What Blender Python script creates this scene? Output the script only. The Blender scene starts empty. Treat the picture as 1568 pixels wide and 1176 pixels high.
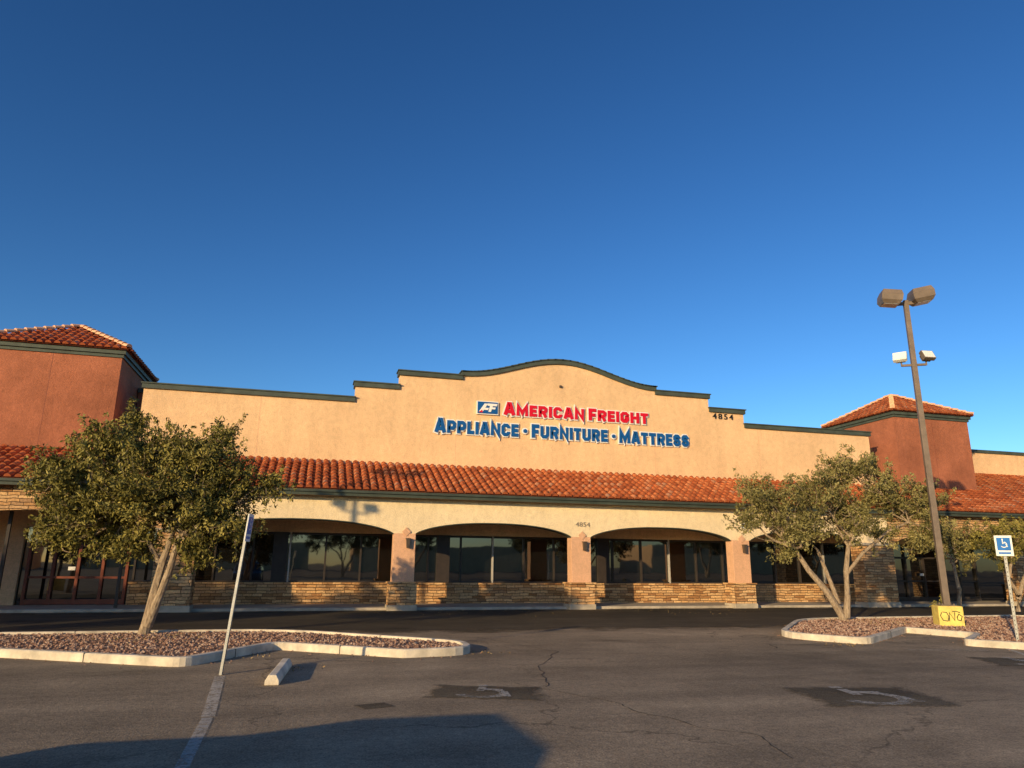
import bpy, bmesh, math, random
import numpy as np
from mathutils import Matrix, Vector, noise
random.seed(7); rng=np.random.default_rng(11)
D=bpy.data; S=bpy.context.scene; COL=bpy.context.collection

# ------------------------------------------------------------------ constants (metres)
YA=28.04            # arcade front plane
YB=31.04            # shop-front / parapet wall plane
YC=34.7             # set-back wall
K=YB/29.54
SUN_AZ=48.0; SUN_EL=12.0
def W(x,z): return (x*K, 1.7+(z-1.7)*K)

# ------------------------------------------------------------------ materials
def mat(name,rough=0.85,spec=0.3):
    m=D.materials.new(name); m.use_nodes=True
    nt=m.node_tree; b=nt.nodes['Principled BSDF']
    b.inputs['Roughness'].default_value=rough
    b.inputs['Specular IOR Level'].default_value=spec
    return m,nt,b
def N(nt,t,**kw):
    n=nt.nodes.new(t)
    for k,v in kw.items():
        if k in n.inputs: n.inputs[k].default_value=v
        else: setattr(n,k,v)
    return n
def ramp(nt,src,stops):
    r=nt.nodes.new('ShaderNodeValToRGB'); e=r.color_ramp.elements
    while len(e)<len(stops): e.new(0.5)
    for i,(p,c) in enumerate(stops):
        e[i].position=p; e[i].color=(c[0],c[1],c[2],1) if not isinstance(c,(int,float)) else (c,c,c,1)
    nt.links.new(src,r.inputs[0]); return r
def coord(nt,kind='Object'): return nt.nodes.new('ShaderNodeTexCoord').outputs[kind]
def mixc(nt,fac,a,b,mode='MIX'):
    m=nt.nodes.new('ShaderNodeMix'); m.data_type='RGBA'; m.blend_type=mode
    for s,i in ((fac,0),(a,6),(b,7)):
        if isinstance(s,(int,float)): m.inputs[i].default_value=s
        elif isinstance(s,tuple): m.inputs[i].default_value=(*s,1)
        else: nt.links.new(s,m.inputs[i])
    return m.outputs[2]
def math_n(nt,op,a,b=None,c=None):
    m=nt.nodes.new('ShaderNodeMath'); m.operation=op
    for i,s in enumerate((a,b,c)):
        if s is None: continue
        if isinstance(s,(int,float)): m.inputs[i].default_value=s
        else: nt.links.new(s,m.inputs[i])
    return m.outputs[0]
def bump(nt,b,h,st,dist=0.02):
    u=nt.nodes.new('ShaderNodeBump'); u.inputs['Strength'].default_value=st; u.inputs['Distance'].default_value=dist
    nt.links.new(h,u.inputs['Height']); nt.links.new(u.outputs[0],b.inputs['Normal']); return u
def noise_n(nt,vec,scale,detail=4,rough=.6):
    n=N(nt,'ShaderNodeTexNoise'); n.inputs['Scale'].default_value=scale; n.inputs['Detail'].default_value=detail
    n.inputs['Roughness'].default_value=rough; nt.links.new(vec,n.inputs['Vector']); return n
def simple(name,col,rough=.7,var=.25,scale=3,spec=.3,metal=0,b_st=.15):
    m,nt,b=mat(name,rough,spec); c=coord(nt)
    n=noise_n(nt,c,scale,4)
    r=ramp(nt,n.outputs['Fac'],[(.25,tuple(x*(1-var) for x in col)),(.75,tuple(min(1,x*(1+var)) for x in col))])
    nt.links.new(r.outputs[0],b.inputs['Base Color']); b.inputs['Metallic'].default_value=metal
    if b_st>0:
        n2=noise_n(nt,c,scale*12,2); bump(nt,b,n2.outputs['Fac'],b_st,.01)
    return m
def stucco(name,col,streak=.06,mott=.07):
    m,nt,b=mat(name,.92,.15); c=coord(nt)
    big=noise_n(nt,c,.45,6,.6)
    mp=N(nt,'ShaderNodeMapping'); mp.inputs['Scale'].default_value=(1.1,1.1,.16); nt.links.new(c,mp.inputs[0])
    st=noise_n(nt,mp.outputs[0],1.6,4,.65)
    fine=noise_n(nt,c,24,4,.7); mid=noise_n(nt,c,5,4,.6)
    a=ramp(nt,big.outputs['Fac'],[(.3,1-mott*1.3),(.7,1+mott*.6)])
    s=ramp(nt,st.outputs['Fac'],[(.3,1-streak),(.6,1.0)])
    f=ramp(nt,fine.outputs['Fac'],[(.3,.78),(.7,1.10)])
    g=ramp(nt,mid.outputs['Fac'],[(.3,.91),(.7,1.05)])
    x=mixc(nt,1.0,col,a.outputs[0],'MULTIPLY'); x=mixc(nt,1.0,x,s.outputs[0],'MULTIPLY')
    x=mixc(nt,1.0,x,f.outputs[0],'MULTIPLY'); x=mixc(nt,1.0,x,g.outputs[0],'MULTIPLY')
    nt.links.new(x,b.inputs['Base Color'])
    bump(nt,b,math_n(nt,'ADD',fine.outputs['Fac'],mid.outputs['Fac']),.7,.03)
    return m
M={}
M['cream']=stucco('stucco_cream',(.90,.60,.34),.10,.10)
M['light']=stucco('stucco_light_cream',(.94,.75,.48),.08,.08)
M['terra']=stucco('stucco_terracotta',(.44,.16,.09),.12,.28)
M['peach']=stucco('stucco_peach',(.80,.47,.29))
M['trim']=simple('green_trim',(.062,.078,.064),.6,.3,2)
M['fascia']=simple('green_fascia',(.05,.063,.050),.6,.3,2)
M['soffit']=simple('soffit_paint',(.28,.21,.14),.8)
M['conc']=simple('concrete',(.42,.36,.28),.9,.3,2.5,b_st=.4)
M['kerb']=simple('kerb_concrete',(.62,.54,.42),.9,.42,2.5,b_st=.5)
M['metal']=simple('galvanised_steel',(.40,.40,.38),.45,.2,8,metal=.5)
M['bronze']=simple('bronze_metal',(.10,.075,.055),.45,.2,4,metal=.2)
M['pole']=simple('pole_paint',(.17,.13,.10),.5,.25,3)
M['frame']=simple('anodised_frame',(.045,.035,.03),.4,.2,4)
M['dframe']=simple('door_frame_red',(.20,.055,.03),.45,.2,4)
M['lite_frame']=simple('aluminium_mullion',(.45,.42,.38),.4,.15,4)
M['white']=simple('white_paint',(.80,.79,.76),.5,.08,5,b_st=0)
M['lens']=simple('lamp_lens',(.55,.55,.52),.25,.1,5,b_st=0)
M['red']=simple('red_acrylic',(.62,.008,.025),.35,.1,2,b_st=0)
M['blue']=simple('blue_acrylic',(.008,.09,.30),.35,.1,2,b_st=0)
M['black']=simple('black_paint',(.02,.02,.022),.5,.2,5,b_st=0)
M['grey']=simple('grey_number',(.24,.2,.16),.6)
M['signblue']=simple('sign_blue',(.02,.16,.50),.4,.1,5,b_st=0)
M['yellow']=simple('yellow_concrete_paint',(.85,.62,.16),.8,.3,4,b_st=.5)
M['rubber']=simple('rubber',(.02,.02,.02),.8)
M['carpaint']=simple('car_paint',(.10,.11,.12),.25,.05,1,b_st=0)
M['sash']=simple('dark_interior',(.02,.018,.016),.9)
M['tar']=simple('crack_filler',(.055,.045,.035),.8,.4,6)
# glass
m,nt,b=mat('window_glass',.03,.9); c=coord(nt)
n=noise_n(nt,c,.6,2); b.inputs['Base Color'].default_value=(.006,.006,.006,1); b.inputs['Roughness'].default_value=.02
b.inputs['IOR'].default_value=1.75; bump(nt,b,n.outputs['Fac'],.06,.05); M['glass']=m
# stacked stone (uv in metres)
m,nt,b=mat('ledge_stone',.9,.2); uv=coord(nt,'UV')
dn=noise_n(nt,uv,2.3,3)
vm=N(nt,'ShaderNodeVectorMath',operation='SCALE'); nt.links.new(dn.outputs['Color'],vm.inputs[0]); vm.inputs['Scale'].default_value=.12
va=N(nt,'ShaderNodeVectorMath',operation='ADD'); nt.links.new(uv,va.inputs[0]); nt.links.new(vm.outputs[0],va.inputs[1])
br=N(nt,'ShaderNodeTexBrick'); nt.links.new(va.outputs[0],br.inputs['Vector'])
br.inputs['Scale'].default_value=1; br.inputs['Brick Width'].default_value=.38; br.inputs['Row Height'].default_value=.115
br.inputs['Mortar Size'].default_value=.011; br.inputs['Mortar Smooth'].default_value=.6; br.squash=1.5; br.squash_frequency=3; br.offset=.37
br.inputs['Color1'].default_value=(0,0,0,1); br.inputs['Color2'].default_value=(1,1,1,1); br.inputs['Mortar'].default_value=(.5,.5,.5,1)
cr=ramp(nt,br.outputs['Color'],[(0,(.34,.165,.07)),(.35,(.68,.38,.165)),(.65,(.84,.53,.26)),(1,(.46,.265,.135))])
n1=noise_n(nt,uv,14,5,.7); f=ramp(nt,n1.outputs['Fac'],[(.3,.60),(.72,1.18)])
x=mixc(nt,1.0,cr.outputs[0],f.outputs[0],'MULTIPLY'); x=mixc(nt,br.outputs['Fac'],x,(.08,.05,.03))
nt.links.new(x,b.inputs['Base Color'])
inv=math_n(nt,'SUBTRACT',1.0,br.outputs['Fac'])
mu=math_n(nt,'MULTIPLY_ADD',n1.outputs['Fac'],.6,inv)
sc_=N(nt,'ShaderNodeSeparateColor'); nt.links.new(br.outputs['Color'],sc_.inputs[0])
m2=math_n(nt,'MULTIPLY_ADD',sc_.outputs[0],.5,mu)
bump(nt,b,m2,1.0,.04); M['stone']=m
# clay tile
m,nt,b=mat('clay_tile',.8,.25); at=N(nt,'ShaderNodeAttribute'); at.attribute_name='rnd'
cr=ramp(nt,at.outputs['Fac'],[(0,(.40,.10,.035)),(.5,(.70,.205,.068)),(.85,(.80,.29,.11)),(1,(.64,.33,.19))])
c=coord(nt); n1=noise_n(nt,c,9,4,.7); f=ramp(nt,n1.outputs['Fac'],[(.3,.66),(.7,1.12)])
nt.links.new(mixc(nt,1.0,cr.outputs[0],f.outputs[0],'MULTIPLY'),b.inputs['Base Color']); bump(nt,b,n1.outputs['Fac'],.25,.01); M['tile']=m
M['tilebase']=simple('tile_pan',(.20,.065,.035),.9)
M['hipcap']=simple('hip_cap_mortar',(.72,.42,.25),.9,.25,6)
# asphalt
def asphalt(name,base,warm=1.0,cracks=True,fuzzy=None):
    m,nt,b=mat(name,.85,.22); c=coord(nt)
    big=noise_n(nt,c,.13,6,.62); mid=noise_n(nt,c,1.1,5,.6); fine=noise_n(nt,c,45,3,.75); grit=noise_n(nt,c,12,3,.7)
    mp=N(nt,'ShaderNodeMapping'); mp.inputs['Rotation'].default_value=(0,0,.5); mp.inputs['Scale'].default_value=(.12,1.0,1); nt.links.new(c,mp.inputs[0])
    drag=noise_n(nt,mp.outputs[0],.9,4,.6)
    col=(base*1.27*warm,base*.98,base*.64)
    a=ramp(nt,big.outputs['Fac'],[(.3,.66),(.5,.95),(.70,1.28)]); d=ramp(nt,mid.outputs['Fac'],[(.3,.80),(.7,1.15)])
    f=ramp(nt,fine.outputs['Fac'],[(.3,.45),(.72,1.6)]); g=ramp(nt,grit.outputs['Fac'],[(.3,.76),(.7,1.24)]); dr=ramp(nt,drag.outputs['Fac'],[(.35,.80),(.65,1.15)])
    x=mixc(nt,1.0,col,a.outputs[0],'MULTIPLY')
    for q in (d,f,g,dr): x=mixc(nt,1.0,x,q.outputs[0],'MULTIPLY')
    vo=N(nt,'ShaderNodeTexVoronoi'); vo.inputs['Scale'].default_value=.38; nt.links.new(c,vo.inputs['Vector'])
    so=ramp(nt,math_n(nt,'MULTIPLY_ADD',mid.outputs['Fac'],.35,vo.outputs['Distance']),[(.22,.6),(.36,1.0)]); x=mixc(nt,1.0,x,so.outputs[0],'MULTIPLY')
    if cracks:
        wn=noise_n(nt,c,.9,4,.6); sc=N(nt,'ShaderNodeVectorMath',operation='SCALE'); nt.links.new(wn.outputs['Color'],sc.inputs[0]); sc.inputs['Scale'].default_value=1.5
        ad=N(nt,'ShaderNodeVectorMath',operation='ADD'); nt.links.new(c,ad.inputs[0]); nt.links.new(sc.outputs[0],ad.inputs[1])
        v2=N(nt,'ShaderNodeTexVoronoi',feature='DISTANCE_TO_EDGE'); v2.inputs['Scale'].default_value=.2; nt.links.new(ad.outputs[0],v2.inputs['Vector'])
        ck=ramp(nt,v2.outputs['Distance'],[(.001,.5),(.006,1.0)])
        gate=ramp(nt,big.outputs['Fac'],[(.42,0.0),(.52,1.0)])
        x=mixc(nt,gate.outputs[0],x,mixc(nt,1.0,x,ck.outputs[0],'MULTIPLY'))
    nt.links.new(x,b.inputs['Base Color'])
    bump(nt,b,math_n(nt,'ADD',fine.outputs['Fac'],grit.outputs['Fac']),.6,.014)
    if fuzzy:
        g_=coord(nt,'Generated'); s=N(nt,'ShaderNodeSeparateXYZ'); nt.links.new(g_,s.inputs[0])
        dx=math_n(nt,'ABSOLUTE',math_n(nt,'MULTIPLY_ADD',s.outputs[0],2,-1)); dy=math_n(nt,'ABSOLUTE',math_n(nt,'MULTIPLY_ADD',s.outputs[1],2,-1))
        dd=math_n(nt,'SUBTRACT',1.0,math_n(nt,'MAXIMUM',dx,dy)); nn=noise_n(nt,c,fuzzy[1],6,.7)
        al=ramp(nt,math_n(nt,'MULTIPLY_ADD',math_n(nt,'SUBTRACT',nn.outputs['Fac'],.5),fuzzy[2],dd),[(.05,0.0),(.05+fuzzy[3],fuzzy[0])])
        nt.links.new(al.outputs[0],b.inputs['Alpha'])
    return m
M['asphalt']=asphalt('asphalt',.25)
M['lane_shade']=asphalt('asphalt_lane_shade',.06,.95,False,(.9,.35,.9,.22))  # darker lane asphalt with tree shade painted into its colour
M['patch']=asphalt('asphalt_patch',.11,.95,False,(.75,3.5,.7,.2))
# worn paint with alpha
def wornpaint(name,lo,hi,mx,col):
    m,nt,b=mat(name,.8); c=coord(nt); n1=noise_n(nt,c,13,6,.8); n2=noise_n(nt,c,1.5,3)
    r=ramp(nt,math_n(nt,'MULTIPLY_ADD',n2.outputs['Fac'],.5,n1.outputs['Fac']),[(lo,0.0),(hi,mx)]); nt.links.new(r.outputs[0],b.inputs['Alpha']); b.inputs['Base Color'].default_value=(*col,1); return m
M['paint']=wornpaint('worn_road_paint',.62,.78,.75,(.62,.56,.46)); M['paint2']=wornpaint('faded_stencil_paint',.60,.80,.6,(.55,.52,.46))
# gravel
m,nt,b=mat('gravel',.95,.15); c=coord(nt)
vo=N(nt,'ShaderNodeTexVoronoi'); vo.inputs['Scale'].default_value=17; nt.links.new(c,vo.inputs['Vector'])
sp=N(nt,'ShaderNodeSeparateColor'); nt.links.new(vo.outputs['Color'],sp.inputs[0])
cr=ramp(nt,sp.outputs[0],[(0,(.20,.11,.08)),(.5,(.36,.21,.15)),(1,(.50,.35,.26))])
dd=ramp(nt,vo.outputs['Distance'],[(.3,1.0),(.75,.35)]); nt.links.new(mixc(nt,1.0,cr.outputs[0],dd.outputs[0],'MULTIPLY'),b.inputs['Base Color'])
bump(nt,b,dd.outputs[0],.8,.03); M['gravel']=m
m,nt,b=mat('gravel_stone',.9,.2); at=N(nt,'ShaderNodeAttribute'); at.attribute_name='rnd'
cr=ramp(nt,at.outputs['Fac'],[(0,(.20,.105,.07)),(.5,(.38,.22,.15)),(1,(.54,.39,.29))]); nt.links.new(cr.outputs[0],b.inputs['Base Color']); M['pebble']=m
# bark
m,nt,b=mat('bark',.95,.1); c=coord(nt); mp=N(nt,'ShaderNodeMapping'); mp.inputs['Scale'].default_value=(1,1,.25); nt.links.new(c,mp.inputs[0])
n1=noise_n(nt,mp.outputs[0],22,5,.7); cr=ramp(nt,n1.outputs['Fac'],[(.3,(.15,.105,.07)),(.7,(.50,.39,.27))]); nt.links.new(cr.outputs[0],b.inputs['Base Color']); bump(nt,b,n1.outputs['Fac'],.9,.03); M['bark']=m
# leaves
def leafmat(name,cols):
    m,nt,b=mat(name,.6,.2)
    at=N(nt,'ShaderNodeAttribute'); at.attribute_name='rnd'
    cr=ramp(nt,at.outputs['Fac'],[(0,cols[0]),(.5,cols[1]),(1,cols[2])]); nt.links.new(cr.outputs[0],b.inputs['Base Color'])
    return m
M['leaf']=leafmat('olive_leaves',[(.060,.055,.014),(.180,.160,.036),(.36,.30,.085)])
M['leaf2']=leafmat('olive_leaves_grey',[(.075,.068,.024),(.20,.178,.060),(.36,.31,.125)])
M['dry']=leafmat('dry_leaves',[(.12,.08,.03),(.30,.20,.09),(.45,.34,.16)])

# ------------------------------------------------------------------ mesh helpers
def empty(name,loc=(0,0,0)):
    o=D.objects.new(name,None); COL.objects.link(o); o.location=loc; o.empty_display_size=.3; return o
def link(name,me,mt,parent=None):
    o=D.objects.new(name,me); COL.objects.link(o)
    if mt is not None and len(me.materials)==0: me.materials.append(mt)
    if parent: o.parent=parent
    return o
class MB:
    """mesh builder with metre UVs"""
    def __init__(s): s.v=[]; s.f=[]
    def poly(s,pts):
        i=len(s.v); s.v+= [tuple(p) for p in pts]; s.f.append(tuple(range(i,i+len(pts))))
    def box(s,x0,x1,y0,y1,z0,z1):
        p=[(x0,y0,z0),(x1,y0,z0),(x1,y1,z0),(x0,y1,z0),(x0,y0,z1),(x1,y0,z1),(x1,y1,z1),(x0,y1,z1)]
        for q in ((0,1,5,4),(1,2,6,5),(2,3,7,6),(3,0,4,7),(4,5,6,7),(3,2,1,0)): s.poly([p[k] for k in q])
    def obox(s,c,size,Rm):
        hx,hy,hz=[k/2 for k in size]; p=[Vector(c)+Rm@Vector(q) for q in ((-hx,-hy,-hz),(hx,-hy,-hz),(hx,hy,-hz),(-hx,hy,-hz),(-hx,-hy,hz),(hx,-hy,hz),(hx,hy,hz),(-hx,hy,hz))]
        for q in ((0,1,5,4),(1,2,6,5),(2,3,7,6),(3,0,4,7),(4,5,6,7),(3,2,1,0)): s.poly([p[k] for k in q])
    def extr(s,prof,y0,y1):
        s.poly([(x,y0,z) for x,z in prof]); s.poly([(x,y1,z) for x,z in reversed(prof)])
        n=len(prof)
        for i in range(n):
            a=prof[i]; b_=prof[(i+1)%n]; s.poly([(a[0],y0,a[1]),(a[0],y1,a[1]),(b_[0],y1,b_[1]),(b_[0],y0,b_[1])])
    def make(s,name,mt,parent=None,bevel=0,smooth=False):
        me=D.meshes.new(name); me.from_pydata(s.v,[],s.f); me.update()
        uv=me.uv_layers.new(name='UVMap')
        for p in me.polygons:
            n=p.normal
            for li in p.loop_indices:
                c=me.vertices[me.loops[li].vertex_index].co
                if abs(n.z)>.7: u=(c.x,c.y)
                elif abs(n.x)>abs(n.y): u=(c.y+.13,c.z)
                else: u=(c.x,c.z)
                uv.data[li].uv=u
            p.use_smooth=smooth
        o=link(name,me,mt,parent)
        if bevel:
            bm=bmesh.new(); bm.from_mesh(me); bmesh.ops.remove_doubles(bm,verts=bm.verts,dist=1e-4); bm.to_mesh(me); bm.free()
            b=o.modifiers.new('bev','BEVEL'); b.width=bevel; b.segments=2; b.limit_method='ANGLE'
        return o
def attr(me,vals):
    a=me.attributes.new('rnd','FLOAT','FACE'); a.data.foreach_set('value',np.asarray(vals,dtype=np.float32))

def tiles(name,parent,origin,along,up,width,length_fn,pitch=.30,course=.42,r=.105):
    along=Vector(along).normalized(); up=Vector(up).normalized(); nrm=along.cross(up).normalized()
    if nrm.z<0: nrm=-nrm
    o=Vector(origin); V=[];F=[];C=[]
    n=int(width/pitch)
    for i in range(n):
        t=(i+.5)*width/n; L=length_fn(t)
        if L<.1: continue
        nc=max(1,int(math.ceil(L/course)))
        for j in range(nc):
            s0=j*course; s1=min(L+.02,s0+course+.05)
            jit=random.uniform(-.014,.014); lift=random.uniform(0,.016); rr=random.random()
            base=len(V); seg=6
            for (s,ra,h) in ((s0-.03,r*1.06,.035+lift),(s1,r*.90,.0+lift)):
                for k in range(seg+1):
                    a=math.pi*k/seg
                    V.append(o+along*(t+jit+math.cos(a)*ra)+up*s+nrm*(h+math.sin(a)*ra*1.0))
            for k in range(seg):
                F.append((base+k,base+k+1,base+seg+1+k+1,base+seg+1+k)); C.append(rr)
            F.append(tuple(base+k for k in range(seg+1))); C.append(0.0)
            base=len(V); r2=random.random()*.6
            for (s,h) in ((s0,.02),(s1,-.01)):
                for k in range(4):
                    a=math.pi*(k/3); V.append(o+along*(t+pitch/2-math.cos(a)*.07)+up*s+nrm*(h+.02-math.sin(a)*.03))
            for k in range(3):
                F.append((base+k,base+k+1,base+5+k,base+4+k)); C.append(r2*.5)
    me=D.meshes.new(name); me.from_pydata([tuple(v) for v in V],[],F); me.update(); attr(me,C)
    for p in me.polygons: p.use_smooth= len(p.vertices)==4
    return link(name,me,M['tile'],parent)

# ================================================================== BUILDING
B=empty('shopping_centre_building')
cx=10.45
def arcz(d): return 9.86+.90*math.cos(math.pi*min(abs(d),4.55)/(2*4.55))**2
top=[(-6.7,8.37),(1.3,8.37),(1.3,9.04),(3.12,9.04),(3.12,9.68),(5.75,9.68)]
arc=[(cx+4.6*math.sin(a),0) for a in np.linspace(-math.pi/2,math.pi/2,41)]
arc=[(x,arcz(x-cx)) for x,_ in arc]
right=[(15.12,9.68),(17.85,9.68),(17.85,9.04),(19.72,9.04),(19.72,8.37),(26.9,8.37)]
prof=[W(x,z) for x,z in top+arc+right]
poly=[(prof[0][0],4.0)]+[(prof[-1][0],4.0)]+prof[::-1]
mb=MB(); mb.extr(poly,YB,YB+.5); wall=mb.make('parapet_wall',M['cream'],B)
mb=MB()
def band(x0,z0,x1,z1,over0=.07,over1=.07,t=.17,f=.10,cap=.05):
    mb.extr([(x0-over0,z0-t),(x1+over1,z1-t),(x1+over1,z1+.02),(x0-over0,z0+.02)],YB-f,YB+.56)
    mb.extr([(x0-over0-.04,z0+.021),(x1+over1+.04,z1+.021),(x1+over1+.04,z1+cap+.02),(x0-over0-.04,z0+cap+.02)],YB-f-.05,YB+.60)
for a,b_,o0,o1 in (((-6.7,8.37),(1.3,8.37),.07,-.003),((1.3,9.04),(3.12,9.04),.07,-.003),((3.12,9.68),(5.85,9.68),.07,-.003),((15.05,9.68),(17.85,9.68),-.003,.07),((17.85,9.04),(19.72,9.04),-.003,.07),((19.72,8.37),(26.9,8.37),-.003,.07)):
    p=W(*a); q=W(*b_); band(p[0],p[1],q[0],q[1],o0,o1)
for i in range(len(arc)-1):
    p=W(*arc[i]); q=W(*arc[i+1]); band(p[0],p[1],q[0],q[1],.06 if i==0 else 0,.06 if i==len(arc)-2 else 0)
mb.make('parapet_trim',M['trim'],B)
mb=MB()
for x in (-2.5,5.9,15.7,21.5): mb.box(x-.010,x+.010,YB-.003,YB+.01,5.87,W(0,8.15)[1])
mb.box(-6.9,28.0,YB-.05,YB+.01,5.72,5.86)
mb.make('wall_joints',M['peach'],B)

mb=MB(); mb.box(-24,60,YC,YC+.4,4,8.75); mb.make('setback_wall',M['cream'],B)
mb=MB(); mb.box(-24,60,YC-.08,YC+.46,8.752,8.95); mb.make('setback_trim',M['trim'],B)
mb=MB(); mb.box(-7.95,-7.06,YC-.5,YC-.02,5,9.0); mb.make('link_wall',M['terra'],B)
mb=MB(); mb.box(-7.95,-7.06,YC-.6,YC+.02,9.002,9.2); mb.make('link_trim',M['trim'],B)
mb=MB(); mb.box(-24,60,YC+.41,YC+40,0,8.3); mb.make('rear_block',M['cream'],B)

def tower(x0,x1):
    y0=YB-.02; y1=y0+5.2; zt=9.72
    mb=MB(); mb.box(x0,x1,y0,y1,4.6,zt); mb.make('tower_walls',M['terra'],B)
    mb=MB(); mb.box(x0-.06,x1+.06,y0-.06,y1+.06,zt+.002,zt+.13); mb.box(x0-.14,x1+.14,y0-.14,y1+.14,zt+.132,zt+.29); mb.make('tower_cornice',M['trim'],B)
    mb=MB(); w=(x1-x0)/2
    mb.box(x0+w-.008,x0+w+.008,y0-.003,y0+.01,5.8,zt)
    mb.box(x1-.01,x1+.003,y0+2.6-.008,y0+2.6+.008,5.8,zt)
    mb.make('tower_joints',M['dframe'],B)
    e=.24; ex0,ex1,ey0,ey1=x0-e,x1+e,y0-e,y1+e; ze=zt+.30; apex=Vector(((x0+x1)/2,(y0+y1)/2,ze+1.55))
    mb=MB(); c=[(ex0,ey0,ze),(ex1,ey0,ze),(ex1,ey1,ze),(ex0,ey1,ze)]
    for i in range(4): mb.poly([c[i],c[(i+1)%4],apex])
    mb.poly(c[::-1]); mb.make('tower_roof_deck',M['tilebase'],B)
    for i in range(4):
        a=Vector(c[i]); b_=Vector(c[(i+1)%4]); mid=(a+b_)/2; wd=(b_-a).length; up=(apex-mid); SL=up.length
        al=(b_-a).normalized()
        tiles('tower_roof_tiles',B,a+Vector((0,0,.02)),al,up,wd,lambda t,wd=wd,SL=SL: SL*(1-abs(2*t/wd-1))-.05,course=.40)
        dirv=(apex-a); L=dirv.length; n=int(L/.36); hb=MB(); dz=dirv.normalized()
        Rm=dz.to_track_quat('Y','Z').to_matrix()
        for k in range(n):
            p=a+dz*((k+.5)*L/n)+Vector((0,0,.11))
            tilt=Matrix.Rotation(.09,3,'X')
            seg=6; pts0=[];pts1=[]
            for q in range(seg+1):
                an=math.pi*q/seg
                pts0.append(p+Rm@tilt.transposed()@Vector((math.cos(an)*.13,-L/n*.55,math.sin(an)*.13)))
                pts1.append(p+Rm@tilt.transposed()@Vector((math.cos(an)*.105,L/n*.55,math.sin(an)*.105)))
            for q in range(seg): hb.poly([pts0[q],pts0[q+1],pts1[q+1],pts1[q]])
            hb.poly(pts0)
        hb.make('hip_caps',M['hipcap'],B)
tower(-12.95,-7.99); tower(30.05,35.05)

YE=YA-.5; ZE=4.38; SLP=(5.84-ZE)/(YB-YE)
def pent(x0,x1,yt,nm):
    zt=ZE+SLP*(yt-YE); up=Vector((0,yt-YE,zt-ZE)); L=up.length
    mb=MB(); mb.poly([(x0,YE,ZE),(x1,YE,ZE),(x1,yt,zt),(x0,yt,zt)]); mb.make(nm+'_deck',M['tilebase'],B)
    tiles(nm+'_tiles',B,(x0,YE,ZE+.015),(1,0,0),up,x1-x0,lambda t:L)
pent(-24,-12.96,YC,'arcade_roof'); pent(-12.955,-7.99,YB-.01,'arcade_roof'); pent(-7.985,-7.05,YC-.5,'arcade_roof')
pent(-7.045,28.26,YB-.01,'arcade_roof'); pent(28.27,30.04,YC,'arcade_roof'); pent(30.045,35.05,YB-.03,'arcade_roof'); pent(35.06,56,YC,'arcade_roof')
mb=MB(); mb.box(-24,56,YE+.02,YE+.08,ZE-.22,ZE-.02); mb.box(-24,56,YE-.05,YE+.018,ZE-.10,ZE-.01); mb.make('eave_fascia',M['fascia'],B)
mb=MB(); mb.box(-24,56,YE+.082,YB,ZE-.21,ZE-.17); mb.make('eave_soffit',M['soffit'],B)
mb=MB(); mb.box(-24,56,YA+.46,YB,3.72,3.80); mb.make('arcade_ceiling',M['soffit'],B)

def archz(x,a,b_,zs,rise):
    t=(x-(a+b_)/2)/((b_-a)/2); return zs+rise*max(0,(1-abs(t)**2.3))**.72
def arch_wall(name,x0,x1,openings,mt,zs=2.84,rise=.48,ztop=ZE-.215,y0=YA,y1=YA+.45,trim=False):
    mb=MB(); xs=[x0]
    for a,b_ in openings:
        xs+= [a]+[ (a+b_)/2+(b_-a)/2*math.sin(u) for u in np.linspace(-math.pi/2,math.pi/2,33)][1:-1]+[b_]
    xs.append(x1); xs=sorted(set(round(float(x),4) for x in xs))
    def zl(x,xm):
        for a,b_ in openings:
            if a-1e-3<=xm<=b_+1e-3: return archz(x,a,b_,zs,rise)
        return zs
    for i in range(len(xs)-1):
        a,b_=xs[i],xs[i+1]; xm=(a+b_)/2; za,zb=zl(a,xm),zl(b_,xm)
        mb.poly([(a,y0,za),(b_,y0,zb),(b_,y0,ztop),(a,y0,ztop)]); mb.poly([(b_,y1,zb),(a,y1,za),(a,y1,ztop),(b_,y1,ztop)])
        mb.poly([(a,y1,za),(b_,y1,zb),(b_,y0,zb),(a,y0,za)])
    return mb.make(name,mt,B)
ops=[(-3.95,3.0),(3.86,10.24),(11.10,17.62),(18.60,24.35)]
arch_wall('arcade_front_wall',-5.0,26.0,ops,M['light'])
arch_wall('stone_arch_front',-14.4,-5.003,[(-12.6,-5.2)],M['stone'],2.75,.62,y0=YA-.03)
arch_wall('stone_arch_front',26.003,35.0,[(26.1,33.2)],M['stone'],2.75,.62,y0=YA-.03)
arch_wall('arcade_front_wall',35.003,56,[(35.2,42.0),(43,50)],M['light'])
arch_wall('arcade_front_wall',-24,-14.403,[(-22,-15)],M['light'])
for a,b_ in ops:
    mb=MB(); xs=[(a+b_)/2+(b_-a)/2*math.sin(u) for u in np.linspace(-math.pi/2,math.pi/2,41)]
    for i in range(40):
        p,q=xs[i],xs[i+1]; zp,zq=archz(p,a,b_,2.84,.48),archz(q,a,b_,2.84,.48)
        mb.extr([(p,zp-.035),(q,zq-.035),(q,zq-.004),(p,zp-.004)],YA-.02,YA+.47)
    mb.make('arch_edge_trim',M['fascia'],B)
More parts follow.
